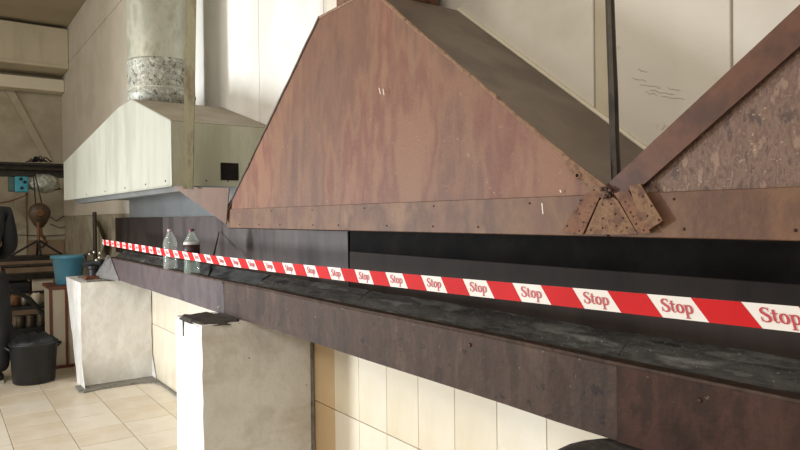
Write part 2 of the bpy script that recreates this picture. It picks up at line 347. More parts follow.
# ------------------------------------------------------------------ masonry supports
def pier(name, x0, x1, y0, ztop, label, mats, seed, taper=0, cap=True):
    t = thing(name, label, 'pier', ((x0+x1)/2, (y0+WY)/2, 0), 'masonry piers under the grill')
    def f(p):
        k = 1 - p.z / ztop
        if p.x < (x0+x1)/2: p.x += taper * k
        return p
    bm = NB(); rough_block(bm, (x0, y0, 0), (x1, WY - .008, ztop), 6, 10, 16, .002, f, seed)
    for fc in bm.faces: fc.smooth = False
    bm.faces.ensure_lookup_table()
    for fc in bm.faces:
        fc.normal_update()
    o = obj('body', bm, mats, t)
    for p in o.data.polygons:
        c = o.matrix_basis @ p.center
        if len(mats) > 1 and abs(p.normal.x) > .8 and p.normal.x > 0: p.material_index = 1
    return t
t = pier('masonry_pier', -6.8, -6.05, 1.0, .905, 'low whitewashed masonry block at the far end of the grill', ['plaster'], 3, .5)
bm = NB(); rough_block(bm, (-6.5, 1.05, .90), (-6.06, 1.45, .925), 6, 6, 1, .008, None, 12); obj('mortar_bed', bm, 'cement', t, label='crumbled grey mortar on top')
bm = NB(); rough_block(bm, (-6.28, 1.06, .92), (-6.12, 1.15, .945), 3, 2, 1, .006, None, 15); obj('brick', bm, 'brown_edge', t)
t = pier('masonry_pier', -3.36, -2.96, 1.0, .945, 'tall white pier with dirty right face, under the middle of the grill', ['plaster', 'plaster_stained'], 5)
def cap(t, x0, x1, y0, z, seed):
    bm = NB(); rnd = random.Random(seed); ring = []
    n = 26; cx, hx = (x0+x1)/2, (x1-x0)/2 + .008; cy, hy = y0 + .11, .118
    for k in range(n):
        a = 2*pi*k/n; s = 1 + rnd.uniform(-.07, .07)
        ex = abs(cos(a)) ** .6 * (1 if cos(a) > 0 else -1); ey = abs(sin(a)) ** .6 * (1 if sin(a) > 0 else -1)
        ring.append(Vector((cx + hx*ex*s, cy + hy*ey*s, z + rnd.uniform(-.004, .004))))
    slab(bm, ring, (0, 0, .013)); top = [v for v in bm.verts if v.co.z > z + .007]
    for v in top: v.co.x = cx + (v.co.x - cx) * .86; v.co.y = cy + (v.co.y - cy) * .86; v.co.z += rnd.uniform(-.003, .003)
    return obj('mortar_cap', bm, 'mortar', t, label='dark crumbling mortar cap')
bm = NB(); box(bm, (-2.962, 1.562, 0), (-2.956, 1.582, .94), jit=.003); obj('wall_joint', bm, 'cement', t)
cap(t, -3.37, -2.96, 1.0, .937, 2)
bm = NB(); slab(bm, [(-3.24, .996, .94), (-3.225, .996, .94), (-3.228, .994, .86), (-3.232, .994, .86)], (0, .006, 0)); obj('crack', bm, 'mortar', t)
t = pier('masonry_pier', -.90, -.55, 1.0, .915, 'pier at the bottom edge of the picture showing only its dark rounded top', ['plaster', 'plaster_stained'], 8)
bm = NB(); c = PY(592, 433, 1.0)
lathe(bm, [(.215, -.035), (.225, -.022), (.22, -.008), (.2, -.002), (.1, 0)], (-.712, 1.14, .944), 28, squash=.9); obj('mortar_cap', bm, 'mortar', t, smooth=True, label='dark rounded mortar cap')

# ------------------------------------------------------------------ the grill
AY = 1.21; AZ0, AZ1 = .947, 1.118
gr = thing('charcoal_grill', 'long dark steel charcoal grill trough running along the wall', 'grill', (-2.5, 1.4, AZ0))
seams = [-6.02, -3.235, -.86, 1.6]
for k in range(3):
    a, b = seams[k], seams[k+1]
    bm = NB(); n = 14
    # slightly dented sheet
    rnd = random.Random(40 + k); cols = []
    for i in range(n + 1):
        x = a + .001 + (b - a - .002) * i / n; col = []
        for z in (AZ0, (AZ0 + AZ1) / 2, AZ1):
            col.append((x, AY + rnd.uniform(-.0015, .0015) + (.002 if k == 1 else 0), z + (rnd.uniform(-.002, .002) if z != (AZ0+AZ1)/2 else 0)))
        cols.append(col)
    vf = [[bm.verts.new(p) for p in c] for c in cols]; vb = [[bm.verts.new((p[0], p[1] + .006, p[2])) for p in c] for c in cols]
    for i in range(n):
        for j in range(2):
            bm.faces.new((vf[i][j], vf[i+1][j], vf[i+1][j+1], vf[i][j+1])); bm.faces.new((vb[i][j], vb[i][j+1], vb[i+1][j+1], vb[i+1][j]))
        bm.faces.new((vf[i][0], vb[i][0], vb[i+1][0], vf[i+1][0])); bm.faces.new((vf[i][2], vf[i+1][2], vb[i+1][2], vb[i][2]))
    for i in (0, n):
        for j in range(2): bm.faces.new((vf[i][j], vf[i][j+1], vb[i][j+1], vb[i][j]))
    obj('apron_panel', bm, ['apron_far', 'apron', 'apron_rust'][k], gr, label=['greyish far apron panel', 'dark brown middle apron panel', 'rust brown near apron panel'][k])
# folded rim and a bead just under it
bm = NB(); box(bm, (-6.02, AY + .004, AZ1 - .004), (1.6, AY + .05, AZ1 + .001)); tube(bm, [(-6.02 + .4*i, AY + .004, AZ1 + random.uniform(-.0015, .0015)) for i in range(20)], .006, 6)
obj('rim', bm, 'dark_edge' if 0 else 'apron', gr)
# inner trough
bm = NB(); box(bm, (-6.0, AY + .012, .962), (1.6, 1.548, .975)); box(bm, (-6.0, 1.352, .975), (1.6, 1.368, 1.10)); obj('trough', bm, 'soot_and_shade', gr)
# inner sloped ledge, built as separate iron lengths
lx = [-6.0, -4.4, -2.95, -2.05, -.9, .4, 1.6]
for k in range(len(lx) - 1):
    rnd = random.Random(60 + k); bm = NB(); a, b = lx[k] + .0008, lx[k+1] - .0008; n = 10
    A = []; 
    for i in range(n + 1):
        x = a + (b - a) * i / n; j = rnd.uniform(-.003, .003)
        A.append([bm.verts.new(p) for p in ((x, 1.272 + j, 1.04), (x, 1.272 + j, 1.120 + j), (x, 1.305, 1.143 + rnd.uniform(-.003, .003)), (x, 1.345 + j, 1.164 - j), (x, 1.345, 1.04))])
    for i in range(n):
        for q in range(4): bm.faces.new((A[i][q], A[i+1][q], A[i+1][q+1], A[i][q+1]))
    bm.faces.new(A[0]); bm.faces.new(A[-1][::-1])
    o = obj('ledge', bm, 'ash_light' if k in (1,) else 'ash', gr)
    if k == 1: o['label'] = 'paler bluish steel length of the inner ledge'
bm = NB()
for i in range(260):
    x = random.uniform(-2.4, 1.4); y = random.uniform(1.275, 1.34); s = random.uniform(.001, .004)
    z = 1.120 + (y - 1.272) * .6
    box(bm, (x, y, z), (x + s, y + s, z + s * .7), jit=s * .3)
obj('ash_crumbs', bm, 'ash', gr, kind='stuff')
# back splash sheets
bs = [(-7.3, -5.52, 'splash_dark', 'dark far backsplash sheet'), (-5.52, -2.54, 'splash_light', 'lighter grey backsplash sheet'), (-2.54, -.6, 'splash_mid', 'medium dark backsplash sheet'), (-.6, 1.6, 'splash_dark', 'dark near backsplash sheet')]
for i, (a, b, mn, lb) in enumerate(bs):
    bm = NB(); y = 1.552 - (.006 if i == 1 else 0)
    box(bm, (a + .002, y, .98 if i else 1.1), (b - .002, y + .008, 1.463 if i <= 1 else 1.288), bev=.002); obj('backsplash', bm, mn, gr, label=lb)
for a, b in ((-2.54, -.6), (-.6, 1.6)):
    bm = NB(); box(bm, (a + .002, 1.556, 1.286), (b - .002, 1.562, 1.396)); obj('hood_shadow_sheet', bm, 'soot_and_shade', gr, label='black upper backsplash sheet, hood shadow put into its colour')  # black sheets stand in for the shadow under the hoods
# end sheet, bent out at the far end
c0 = [PY(103, 257, AY - .01), PY(110, 257, AY - .01), PY(119, 281, AY - .01), PY(100, 277, AY - .01)]
bm = NB(); v = [bm.verts.new(p) for p in (c0[0] + Vector((-.12, .06, .01)), c0[1], c0[2], c0[3] + Vector((-.06, -.05, 0)), c0[0])]
slab(bm, [v[0].co, v[1].co, v[2].co, v[3].co], (0, .006, 0)); [bm.verts.remove(q) for q in v]
obj('end_flap', bm, 'endflap', gr, label='pale grey bent end flap')
p = PY(219, 308.5, AY); bm = NB(); stud(bm, (p.x, AY, p.z + .006), .009, .008); obj('bolt', bm, 'brass', gr)
for px_, py_ in ((223, 283), (470, 345), (700, 400)):
    p = PY(px_, py_, AY); bm = NB(); stud(bm, (p.x, AY, p.z), .006, .004); obj('bolt', bm, 'rivet', gr)

# ------------------------------------------------------------------ brown hoods
def hood(x0, x1, t0, t1, label, front_mat, strip):
    HY, TY, zb, zs_, zt, BY = 1.18, 1.20, 1.40, 1.492, 2.21, WY - .006
    h = thing('extractor_hood', label, 'extractor hood', ((x0+x1)/2, 1.39, zb), 'rusty brown hoods')
    bm = NB(); slab(bm, [(x0, HY + .004, zs_ - .004), (x1, HY + .004, zs_ - .004), (t1, TY, zt), (t0, TY, zt)], (0, .004, 0))
    obj('front_panel', bm, front_mat, h)
    bm = NB(); box(bm, (x0, HY - .002, zb), (x1, HY + .006, zs_), bev=.0015); obj('skirt', bm, 'skirt', h)
    bm = NB(); box(bm, (x0, HY + .006, zb - .003), (x1, HY + .03, zb)); obj('lip', bm, 'soot_and_shade', h)
    bm = NB(); slab(bm, [(x0, BY - .012, zb), (x1, BY - .012, zb), (x1, BY - .012, zs_ - .01), (t1, BY - .012, zt - .02), (t0, BY - .012, zt - .02), (x0, BY - .012, zs_ - .01)], (0, .004, 0)); obj('rear_panel', bm, 'soot_and_shade', h)
    for s, xa, ta in ((-1, x0, t0), (1, x1, t1)):
        bm = NB(); slab(bm, [(xa, HY + .006, zs_), (xa, BY, zs_), (ta, BY, zt), (ta, TY, zt)], (0, 0, -.006)); obj('side_panel', bm, 'hood_side', h)
        bm = NB(); box(bm, (min(xa, xa - s*.005), HY + .006, zb), (max(xa, xa - s*.005), BY, zs_)); obj('side_skirt', bm, 'hood_side', h)
        if strip and s == -1: continue
        bm = NB(); N_ = 22; rnd = random.Random(5)
        tube(bm, [Vector((xa, HY, zs_)).lerp(Vector((ta, TY - .002, zt)), i / N_) + Vector((0, 0, rnd.uniform(-.002, .003))) for i in range(N_ + 1)], [random.uniform(.0035, .007) if s > 0 else .005 for i in range(N_ + 1)], 6)
        obj('edge_seam', bm, 'edge' if s > 0 else 'dark_edge', h)
        bm = NB(); tube(bm, [(xa, BY, zs_ + .004), (ta, BY, zt + .004)], .008, 6); obj('wall_seal', bm, 'beam_light', h, label='pale sealant bead along the wall')
    bm = NB(); slab(bm, [(t0, TY, zt), (t1, TY, zt), (t1, BY, zt), (t0, BY, zt)], (0, 0, -.005)); obj('top_panel', bm, 'hood_side', h)
    bm = NB(); tube(bm, [(t0, TY, zt), (t1, TY, zt)], .005, 6); obj('edge_seam', bm, 'edge', h)
    c = ((t0+t1)/2, 1.392, zt)
    bm = NB(); lathe(bm, [(.192, .0), (.192, .05), (.19, .055), (.185, .055)], c, 28); obj('collar', bm, 'gusset', h, smooth=True)
    bm = NB(); lathe(bm, [(.184, .02), (.184, CZ - zt - .002)], c, 28); obj('duct', bm, 'blue_duct', h, smooth=True, label='blue round duct')
    if strip:
        bm = NB(); d = Vector((t0 - x0, 0, zt - zs_)).normalized(); nrm = Vector((-d.z, 0, d.x)); a = Vector((x0 - .004, HY - .008, zs_ + .004)); b = Vector((t0, TY - .008, zt))
        slab(bm, [a + nrm*.012, b + nrm*.012, b - nrm*.043, a - nrm*.043 + d*.02], (0, .006, 0))
        slab(bm, [a - nrm*.040 + d*.02, b - nrm*.040, b - nrm*.046, a - nrm*.046 + d*.02], (0, -.004, 0))
        obj('edge_strip', bm, 'strip', h, label='wide smooth brown strip along the sloping left edge')
    for k in range(9):
        x = x0 + (x1 - x0) * (k + .5) / 9 + random.uniform(-.05, .05); bm = NB(); stud(bm, (x, HY - .002, zb + .018), .0035, .003, 6); obj('rivet', bm, 'rivet', h)
    for k in range(6):
        x = x0 + (x1 - x0) * (k + .4) / 6; bm = NB(); stud(bm, (x, HY - .002, zs_ - .015), .003, .003, 6); obj('rivet', bm, 'rivet', h)
    return h
h1 = hood(-3.09, -.858, -2.16, -1.80, 'rust brown trapezoid extractor hood filling the upper middle', 'hood', False)
h2 = hood(-.852, 1.38, .09, .45, 'second rust brown hood cut off by the right edge of the picture', 'hood_wrinkled', True)
# riveted corner plates where the hoods meet
GY = 1.176
def gus(pts, mat_, k, rivets, parent, name='corner_plate'):
    y = GY - .003 * k
    P = [PY(a, b, y) for a, b in pts]
    bm = NB(); slab(bm, P, (0, -.003, 0)); o = obj(name, bm, mat_, parent)
    for a, b in rivets:
        p = PY(a, b, y - .003); bm = NB(); stud(bm, p, .0024, .0022, 7); obj('rivet', bm, 'rivet', o)
    return o
def zz(l): return [(540 + a * 140 / 663, 150 + b * 95 / 450) for a, b in l]
gus(zz([(105, 385), (215, 210), (268, 190), (285, 225), (205, 400), (150, 398)]), 'gusset', 1, zz([(190, 238), (185, 303), (128, 360), (207, 342), (185, 383), (253, 190)]), h1)
gus(zz([(218, 398), (285, 240), (325, 205), (372, 240), (462, 395), (400, 402)]), 'gusset2', 2, zz([(296, 258), (337, 255), (357, 302), (296, 325), (393, 322), (360, 360), (296, 370), (240, 380), (410, 368), (450, 380)]), h1)
gus(zz([(352, 205), (420, 190), (505, 340), (525, 392), (468, 398), (385, 250)]), 'gusset', 3, zz([(404, 246), (428, 295), (440, 315), (490, 380), (455, 350)]), h2)
gus(zz([(425, 170), (478, 160), (585, 335), (520, 378), (450, 250)]), 'gusset2', 4, zz([(487, 220), (527, 265), (562, 330), (508, 312)]), h2)
# short slanting strap with a torn hole on hood one
o = gus(zz([(112, 62), (145, 40), (330, 180), (300, 232), (262, 205)]), 'gusset2', 3, zz([(255, 190)]), h1, 'corner_strap')
a = PY(578, 175.5, GY - .013); bm = NB(); lathe(bm, [(.009, 0), (.006, .004), (.003, .003)], (0, 0, 0), 10)
bmesh.ops.rotate(bm, verts=bm.verts, matrix=Matrix.Rotation(R(90), 3, 'X')); bmesh.ops.translate(bm, verts=bm.verts, vec=a); obj('hole_rim', bm, 'edge', o)
bm = NB(); stud(bm, a + Vector((0, -.003, 0)), .005, .002, 8); obj('torn_hole', bm, 'soot_and_shade', o)
bm = NB(); p = PY(608, 192, GY - .012)
for i in range(9):
    q = p + Vector((random.uniform(-.013, .010), random.uniform(-.004, .002), random.uniform(-.010, .008))); box(bm, q - Vector((.004, .003, .004)), q + Vector((.004, .003, .004)), bev=.0015, jit=.001)
obj('weld_lump', bm, 'rivet', h1)

for (u, v, u2, v2) in ((379, 88, 380.5, 94), (383, 89, 384, 95), (542, 203, 543, 214), (560, 190, 561, 192.5)):
    a, b = PY(u, v, 1.178), PY(u2, v2, 1.178); bm = NB(); bar(bm, a, b, .0028, .001, (0, 1, 0)); obj('paint_mark', bm, 'white', h1)
rnd = random.Random(21)
for (u, v, l) in ((632, 78, 14), (640, 84, 20), (650, 90, 24), (662, 95, 22), (645, 92, 12), (668, 88, 12), (638, 70, 9)):
    pts = [PY(u + l * i / 5, v + l * .22 * i / 5 + rnd.uniform(-1.2, 1.2), WY - .0005) for i in range(6)]
    bm = NB(); tube(bm, pts, .0012, 5); obj('paint_ridge', bm, 'paint_ridge', wall)
# ------------------------------------------------------------------ hanging rods
a, b = PY(616.5, 186, 1.225), PY(609.5, 0, 1.225); b = a + (b - a) * ((CZ - a.z) / (b.z - a.z)); 
bm = NB(); n = 26; tube(bm, [a.lerp(b, i / n) + Vector((random.uniform(-.001, .001), 0, 0)) for i in range(n + 1)], [.0112 - .006 * (i / n) + random.uniform(-.0006, .0006) if i < 8 else .0082 for i in range(n + 1)], 8)
o = obj('hanging_rod', bm, 'rod', None, loc=a); tag(o, 'dark thin rod hanging down to the riveted corner of the brown hoods', 'rod', 'hanging rods')
a, b = PY(188, 189, 1.03), PY(191, 0, 1.03); b = a + (b - a) * ((CZ - a.z) / (b.z - a.z))
bm = NB(); bar(bm, a, b, .05, .012, (.809, -.588, 0)); o = obj('hanging_rod', bm, 'rod_green', None, loc=a); tag(o, 'greenish brown flat rod hanging beside the galvanised duct', 'rod', 'hanging rods')

# ------------------------------------------------------------------ grey hood
g = thing('extractor_hood', 'pale cream grey extractor hood at the far left', 'extractor hood', (-5.0, 1.3, 1.62))
gy, by = 1.0, WY - .006
A, B, C_, D_, E_, E2 = (-6.77, 1.995), (-6.77, 1.635), (-3.39, 1.622), (-3.39, 1.955), (-4.2, 2.19), (-4.56, 2.19)
poly = [A, B, C_, D_, E_, E2]
bm = NB(); slab(bm, [(x, gy, z) for x, z in poly], (0, .004, 0)); obj('front_panel', bm, 'greyhood', g)
def strip_(p, q, name, m_, lb=None):
    bm = NB(); n = Vector((q[1] - p[1], 0, -(q[0] - p[0]))).normalized() * .004
    slab(bm, [(p[0], gy + .004, p[1]), (q[0], gy + .004, q[1]), (q[0], by, q[1]), (p[0], by, p[1])], n); return obj(name, bm, m_, g, label=lb)
bm = NB(); slab(bm, [(x, by - .01, z) for x, z in (A, (A[0], 1.466), (-3.39, 1.466), D_, E_, E2)], (0, .004, 0)); obj('rear_panel', bm, 'bluegrey', g, label='blue grey inner rear sheet')
strip_(A, B, 'side_panel', 'greyside'); strip_(C_, D_, 'side_panel', 'greyside', 'dirtier greenish grey right side')
strip_(D_, E_, 'top_panel', 'greytop'); strip_(E_, E2, 'top_panel', 'greytop'); strip_(E2, A, 'top_panel', 'greytop')
bm = NB()
for p, q in ((A, B), (B, C_), (C_, D_), (D_, E_)): tube(bm, [(p[0], gy, p[1]), (q[0], gy, q[1])], .006, 6)
obj('folded_edge', bm, 'greyhood', g)
for x in (-3.5, -3.9, -4.4, -5.0, -5.7): bm = NB(); stud(bm, (x, gy, 1.65), .007, .004, 6); obj('rivet', bm, 'dark_edge', g)
for y in (1.06, 1.18, 1.30): bm = NB(); stud(bm, (-3.386, y, 1.65), .005, .004, 6, (1, 0, 0)); obj('rivet', bm, 'dark_edge', g)
bm = NB(); box(bm, (-3.388, 1.26, 1.655), (-3.382, 1.36, 1.75)); obj('damper_opening', bm, 'soot_and_shade', g, label='small dark square opening in the right side')
bm = NB(); slab(bm, [(-6.7, 1.02, 1.70), (-3.42, 1.02, 1.70), (-3.42, 1.10, 1.60), (-6.7, 1.10, 1.60)], (0, .004, 0)); 
slab(bm, [(-6.7, 1.10, 1.60), (-3.45, 1.10, 1.60), (-3.45, 1.16, 1.60), (-6.7, 1.16, 1.60)], (0, 0, .004)); obj('drip_channel', bm, 'bluegrey', g)
c = (-4.43, 1.25, 2.19)
bm = NB(); lathe(bm, [(.212, .02), (.212, .10), (.216, .11), (.212, .12), (.209, CZ - 2.192)], c, 40); obj('duct', bm, 'galv', g, smooth=True, label='tall round galvanised duct')
bm = NB(); lathe(bm, [(.214, 0), (.2145, .06), (.219, .068), (.219, .082), (.2145, .09), (.2145, .27), (.219, .285), (.2145, .30), (.213, .30)], c, 40); obj('duct_collar', bm, 'galv_dirty', g, smooth=True, label='rough crimped collar of the duct')
# brown plate joining the two hoods
q0, q1, q2 = PY(173, 186.5, 1.0), PY(229, 188, 1.165), PY(226, 224, 1.165)
bm = NB(); slab(bm, [q0 + Vector((.005, -.004, 0)), q1, q2], (0, .004, 0)); o = obj('joining_plate', bm, 'join', h1, label='triangular brown plate reaching to the grey hood')
for px_, py_ in ((195, 194), (214, 205), (221, 213)):
    p = PY(px_, py_, 1.09); bm = NB(); stud(bm, p, .005, .004, 6)

# ------------------------------------------------------------------ barrier tape
TY_ = 1.176; PER = .1945 * TY_ / 1.205; x_first = PY(103, 242, TY_).x; x_end = .9
tape_pts = [(103, 242), (165, 252.5), (230, 262), (320, 272.2), (400, 280.7), (500, 290.4), (600, 300), (700, 309.6), (800, 319.4)]
tz = [(PY(a, b, TY_).x, PY(a, b, TY_).z) for a, b in tape_pts]
def tape_z(x):
    if x <= tz[0][0]: return tz[0][1]
    for (xa, za), (xb, zb) in zip(tz, tz[1:]):
        if x <= xb: t = (x - xa) / (xb - xa); return za + (zb - za) * t
    (xa, za), (xb, zb) = tz[-2:]; return zb + (zb - za) / (xb - xa) * (x - xb)
def sm_z(x): return sum(tape_z(x + d) for d in (-.3, -.2, -.1, 0, .1, .2, .3)) / 7 if x > x_first + .2 else tape_z(x)
HW = .022; SL = .037
def tp(x, s, off=0):      # s -1 bottom .. 1 top ; the two printed directions of the tape
    y = TY_ + .003 * sin(x * 2.3) - s * .003 * sin(x * 1.7 + 1) + off
    return Vector((x, y, sm_z(x) + s * HW))
tape = thing('barrier_tape', 'red and white barrier tape printed Stop, stretched across the grill', 'tape', (-2.5, 1.205, 1.27))
x0 = (-.4298 * 1.21 + .002) * TY_ / 1.205    # centre of the white field at the right edge
k0 = int((x_first - x0) / PER) - 1; k1 = int((x_end - x0) / PER) + 1
bw, br = NB(), NB()
def para(bm, xa, xb, off=0):
    n = max(4, int(abs(xb - xa) / .025)); prev = None
    for i in range(n + 1):
        x = xa + (xb - xa) * i / n
        xt, xbt = max(x - SL/2, x_first), max(x + SL/2, x_first)
        ring = [bm.verts.new(tp(xbt, -1, off)), bm.verts.new(tp(xt, 1, off)), bm.verts.new(tp(xt, 1, off + .0006)), bm.verts.new(tp(xbt, -1, off + .0006))]
        if prev:
            for q in range(4): bm.faces.new((prev[q], ring[q], ring[(q+1) % 4], prev[(q+1) % 4]))
        prev = ring
para(bw, x_first, x_end)
obj('tape_strip', bw, 'white', tape)
fields = []
for k in range(k0, k1 + 1):
    c = x0 + PER * k
    ra, rb = c + PER * .25, c + PER * .75
    if ra > x_first and rb < x_end:
        bm = NB(); para(bm, ra, rb, -.0008); obj('red_stripe', bm, 'red', tape)
    if c > x_first + .06 and c < x_end - .1: fields.append(c)
# serif lettering: S t o p drawn as polygons on a unit em, x-height .5
def strokes():
    out = []
    def ribbon(pts, wid):
        L_, R_ = [], []
        for i, p in enumerate(pts):
            a = pts[max(i-1, 0)]; b = pts[min(i+1, len(pts)-1)]; dx, dz = b[0]-a[0], b[1]-a[1]; l = math.hypot(dx, dz) or 1
            nx, nz = -dz/l, dx/l; w_ = wid[i] / 2; L_.append((p[0]+nx*w_, p[1]+nz*w_)); R_.append((p[0]-nx*w_, p[1]-nz*w_))
        for i in range(len(pts)-1): out.append([L_[i], L_[i+1], R_[i+1], R_[i]])
    def arc(cx, cz, rx, rz, a0, a1, n=12): return [(cx + rx*cos(R(a0+(a1-a0)*i/n)), cz + rz*sin(R(a0+(a1-a0)*i/n))) for i in range(n+1)]
    def rect(a, b, c, d): out.append([(a, b), (c, b), (c, d), (a, d)])
    s = arc(.20, .52, .14, .15, 20, 200, 9) + arc(.19, .18, .16, .16, 60, -200, 14)[1:]   # S
    n = len(s); ribbon(s, [.05 + .09 * math.exp(-((i/(n-1)-.45)/.2)**2) + .0 for i in range(n)])
    rect(.325, .50, .35, .70); rect(.01, .02, .035, .22)
    rect(.47, .10, .57, .62); rect(.40, .42, .67, .47); ribbon([(.52, .12), (.56, .03), (.63, .03), (.68, .11)], [.09, .06, .04, .03])  # t
    o_ = arc(.87, .24, .135, .215, 0, 360, 22); ribbon(o_, [.05 + .07 * abs(cos(2*pi*i/22)) for i in range(23)])                     # o
    rect(1.11, -.22, 1.21, .45); rect(1.06, -.24, 1.27, -.20); rect(1.06, .42, 1.14, .46)                                           # p
    p_ = arc(1.27, .24, .13, .205, 150, -150, 18); ribbon(p_, [.04 + .08 * abs(cos(R(150-300*i/18))) for i in range(19)])
    return out
glyph = strokes()
def letters(c):
    bm = NB(); sc = .037 ; w_ = .70
    for q in glyph:
        vs = []
        for (u, v) in q:
            z = (v - .24) * sc; x = c + (u - .70) * sc * 1.42 * .86 - z * .25
            b = tp(x, 0, -.0016); b.z += z - .001; b.y += -(z / HW) * .003 * sin(x * 1.7 + 1); vs.append(bm.verts.new(b))
        try: bm.faces.new(vs)
        except ValueError: pass
    return bm
for c in fields:
    bm = letters(c); bmesh.ops.solidify(bm, geom=bm.faces[:], thickness=.0002) if False else None
    obj('lettering', bm, 'letter', tape)
# knot at the far end
p = PY(103.5, 243, TY_); bm = NB(); tube(bm, [p + Vector((-.05, .05, .02)), p + Vector((-.02, .02, .01)), p, p + Vector((.02, 0, 0))], [.004, .008, .012, .010], 7); obj('knot', bm, 'white', tape)

# ------------------------------------------------------------------ bottles standing on the rim
def bottle(px_, base_z, Y, Hh, rad, label, full):
    p = PY(px_, 268, Y); c = Vector((p.x, Y, base_z))
    t = thing('plastic_bottle', label, 'bottle', c, 'bottles on the grill')
    k = Hh; r = rad
    bm = NB(); lathe(bm, [(r*.6, 0), (r*.95, .02*k), (r, .06*k), (r*.94, .22*k), (r, .34*k), (r*1.0, .64*k), (r*.86, .74*k), (r*.5, .86*k), (r*.32, .92*k), (r*.30, .955*k)], c, 20)
    obj('bottle_body', bm, 'glass_green' if full else 'glass', t, smooth=True)
    bm = NB(); lathe(bm, [(r*.36, .94*k), (r*.37, .95*k), (r*.36, .998*k), (r*.2, 1.0*k)], c, 14); obj('cap', bm, 'cap_dark' if full else 'cap', t, smooth=True)
    if full:
        bm = NB(); lathe(bm, [(r*1.01, .38*k), (r*1.01, .66*k)], c, 20); obj('label', bm, 'label', t, smooth=True, label='dark maroon wrap label')
        bm = NB(); lathe(bm, [(r*1.02, .65*k), (r*.96, .71*k)], c, 20); obj('label_band', bm, 'label_band', t, smooth=True)
    return t
bottle(170.5, 1.119, 1.232, .262, .045, 'empty clear plastic bottle standing nearer the far end of the grill', False)
bottle(192, 1.119, 1.232, .268, .047, 'clear bottle with a dark label and plum cap on the grill rim', True)
a = PY(209, 272, 1.27); b = PY(214, 232, 1.50)
bm = NB(); tube(bm, [(a.x, 1.27, 1.12), Vector((a.x, 1.27, 1.12)).lerp(Vector((b.x, 1.535, b.z)), .5), (b.x, 1.535, b.z)], [.006, .006, .003], 8)
tag(obj('poker', bm, 'dark_metal', None, loc=(a.x, 1.27, 1.12)), 'dark iron poker leaning on the backsplash right of the bottles', 'poker')

# ------------------------------------------------------------------ far left corner
# dark rail
RX = -9.6
bm = NB(); a, b = PXX(-60, 163, RX), PXX(64, 163, RX); zt_, zb_ = PXX(30, 163, RX).z, PXX(30, 177, RX).z
h_ = zt_ - zb_; r = thing('overhead_rail', 'dark steel rail crossing the far wall above the blue box', 'rail', (RX, (a.y+b.y)/2, zb_))
box(bm, (RX - .06, a.y, zb_), (RX + .06, b.y + .12, zb_ + .03)); box(bm, (RX - .02, a.y, zb_), (RX + .01, b.y + .12, zt_)); box(bm, (RX - .06, a.y, zt_ - .03), (RX + .06, b.y + .12, zt_)); obj('rail_beam', bm, 'dark_metal', r)
bm = NB(); tube(bm, [(RX + .05, a.y, zb_ + h_*.55), (RX + .05, b.y, zb_ + h_*.55)], .02, 8); obj('pipe', bm, 'rod', r)
for yy in (a.y + .3, b.y - .15): bm = NB(); box(bm, (FX, yy, zb_), (RX, yy + .05, zb_ + .05)); obj('bracket', bm, 'dark_metal', r)
bm = NB(); rnd = random.Random(3)
for k in range(9):
    s = PXX(rnd.uniform(24, 34), 162, RX); e = PXX(rnd.uniform(40, 52), 162, RX)
    tube(bm, [s.lerp(e, i/8) + Vector((rnd.uniform(-.04, .04), 0, .005 + rnd.uniform(0, .07) * sin(pi*i/8))) for i in range(9)], .009, 5)
tag(obj('cable_tangle', bm, 'cable', None, loc=PXX(38, 163, RX)), 'tangle of dark cable lying on top of the overhead rail', 'cable')
# blue box
p0, p1 = PXX(15, 192, RX + .08), PXX(28.5, 176, RX + .08)
b_ = thing('electric_box', 'turquoise electric box hanging under the dark rail', 'box', (RX, (p0.y+p1.y)/2, p0.z))
bm = NB(); box(bm, (RX - .1, p0.y, p0.z), (RX + .08, p1.y, zb_ - .001), bev=.012); obj('casing', bm, 'bluebox', b_)
bm = NB(); q = PXX(8.5, 190, RX); box(bm, (RX - .1, q.y, p0.z + .01), (RX + .05, p0.y - .001, zb_ - .002), bev=.008); obj('shaded_side', bm, 'bluebox_shade', b_, label='dull green grey side of the box, shade put into its colour')
for (u, v) in ((25, 182), (21, 179), (22, 188)): bm = NB(); p = PXX(u, v, RX + .081); stud(bm, p, .022, .015, 10, (1, 0, 0)); obj('knob', bm, 'black_plastic', b_)
# foil vessel
p = PXX(44.5, 183, RX + .05); rad = (PXX(60, 183, RX).y - PXX(30, 183, RX).y) / 2
bm = NB(); bmesh.ops.create_icosphere(bm, subdivisions=4, radius=1)
rnd = random.Random(9)
for v in bm.verts:
    d = v.co.copy(); n_ = 1 + .07 * sin(d.x*9 + d.z*5) * cos(d.y*8) + .05 * sin(d.y*17 + d.z*11)
    v.co = Vector((d.x * .17, d.y * rad, d.z * .135 if d.z < .5 else .07 + (d.z-.5)*.09)) * n_ + p
f_ = thing('foil_drum', 'crumpled silver foil wrapped drum hanging beside the turquoise box', 'drum', p - Vector((0, 0, .13)))
obj('foil', bm, 'foil', f_, smooth=True)
bm = NB()
for s in (-.5, .5): tube(bm, [(p.x, p.y + rad*s*1.0, p.z + .06), (p.x, p.y + rad*s, zb_ + .01)], .012, 6)
obj('strap', bm, 'dark_metal', f_)
bm = NB(); tube(bm, [p + Vector((.03*cos(a), rad*1.02*sin(a*.98), -.12 + .05*abs(sin(a)))) for a in [pi*(-.5 + i/10) for i in range(11)]], .014, 6); obj('hoop', bm, 'hoist', f_)
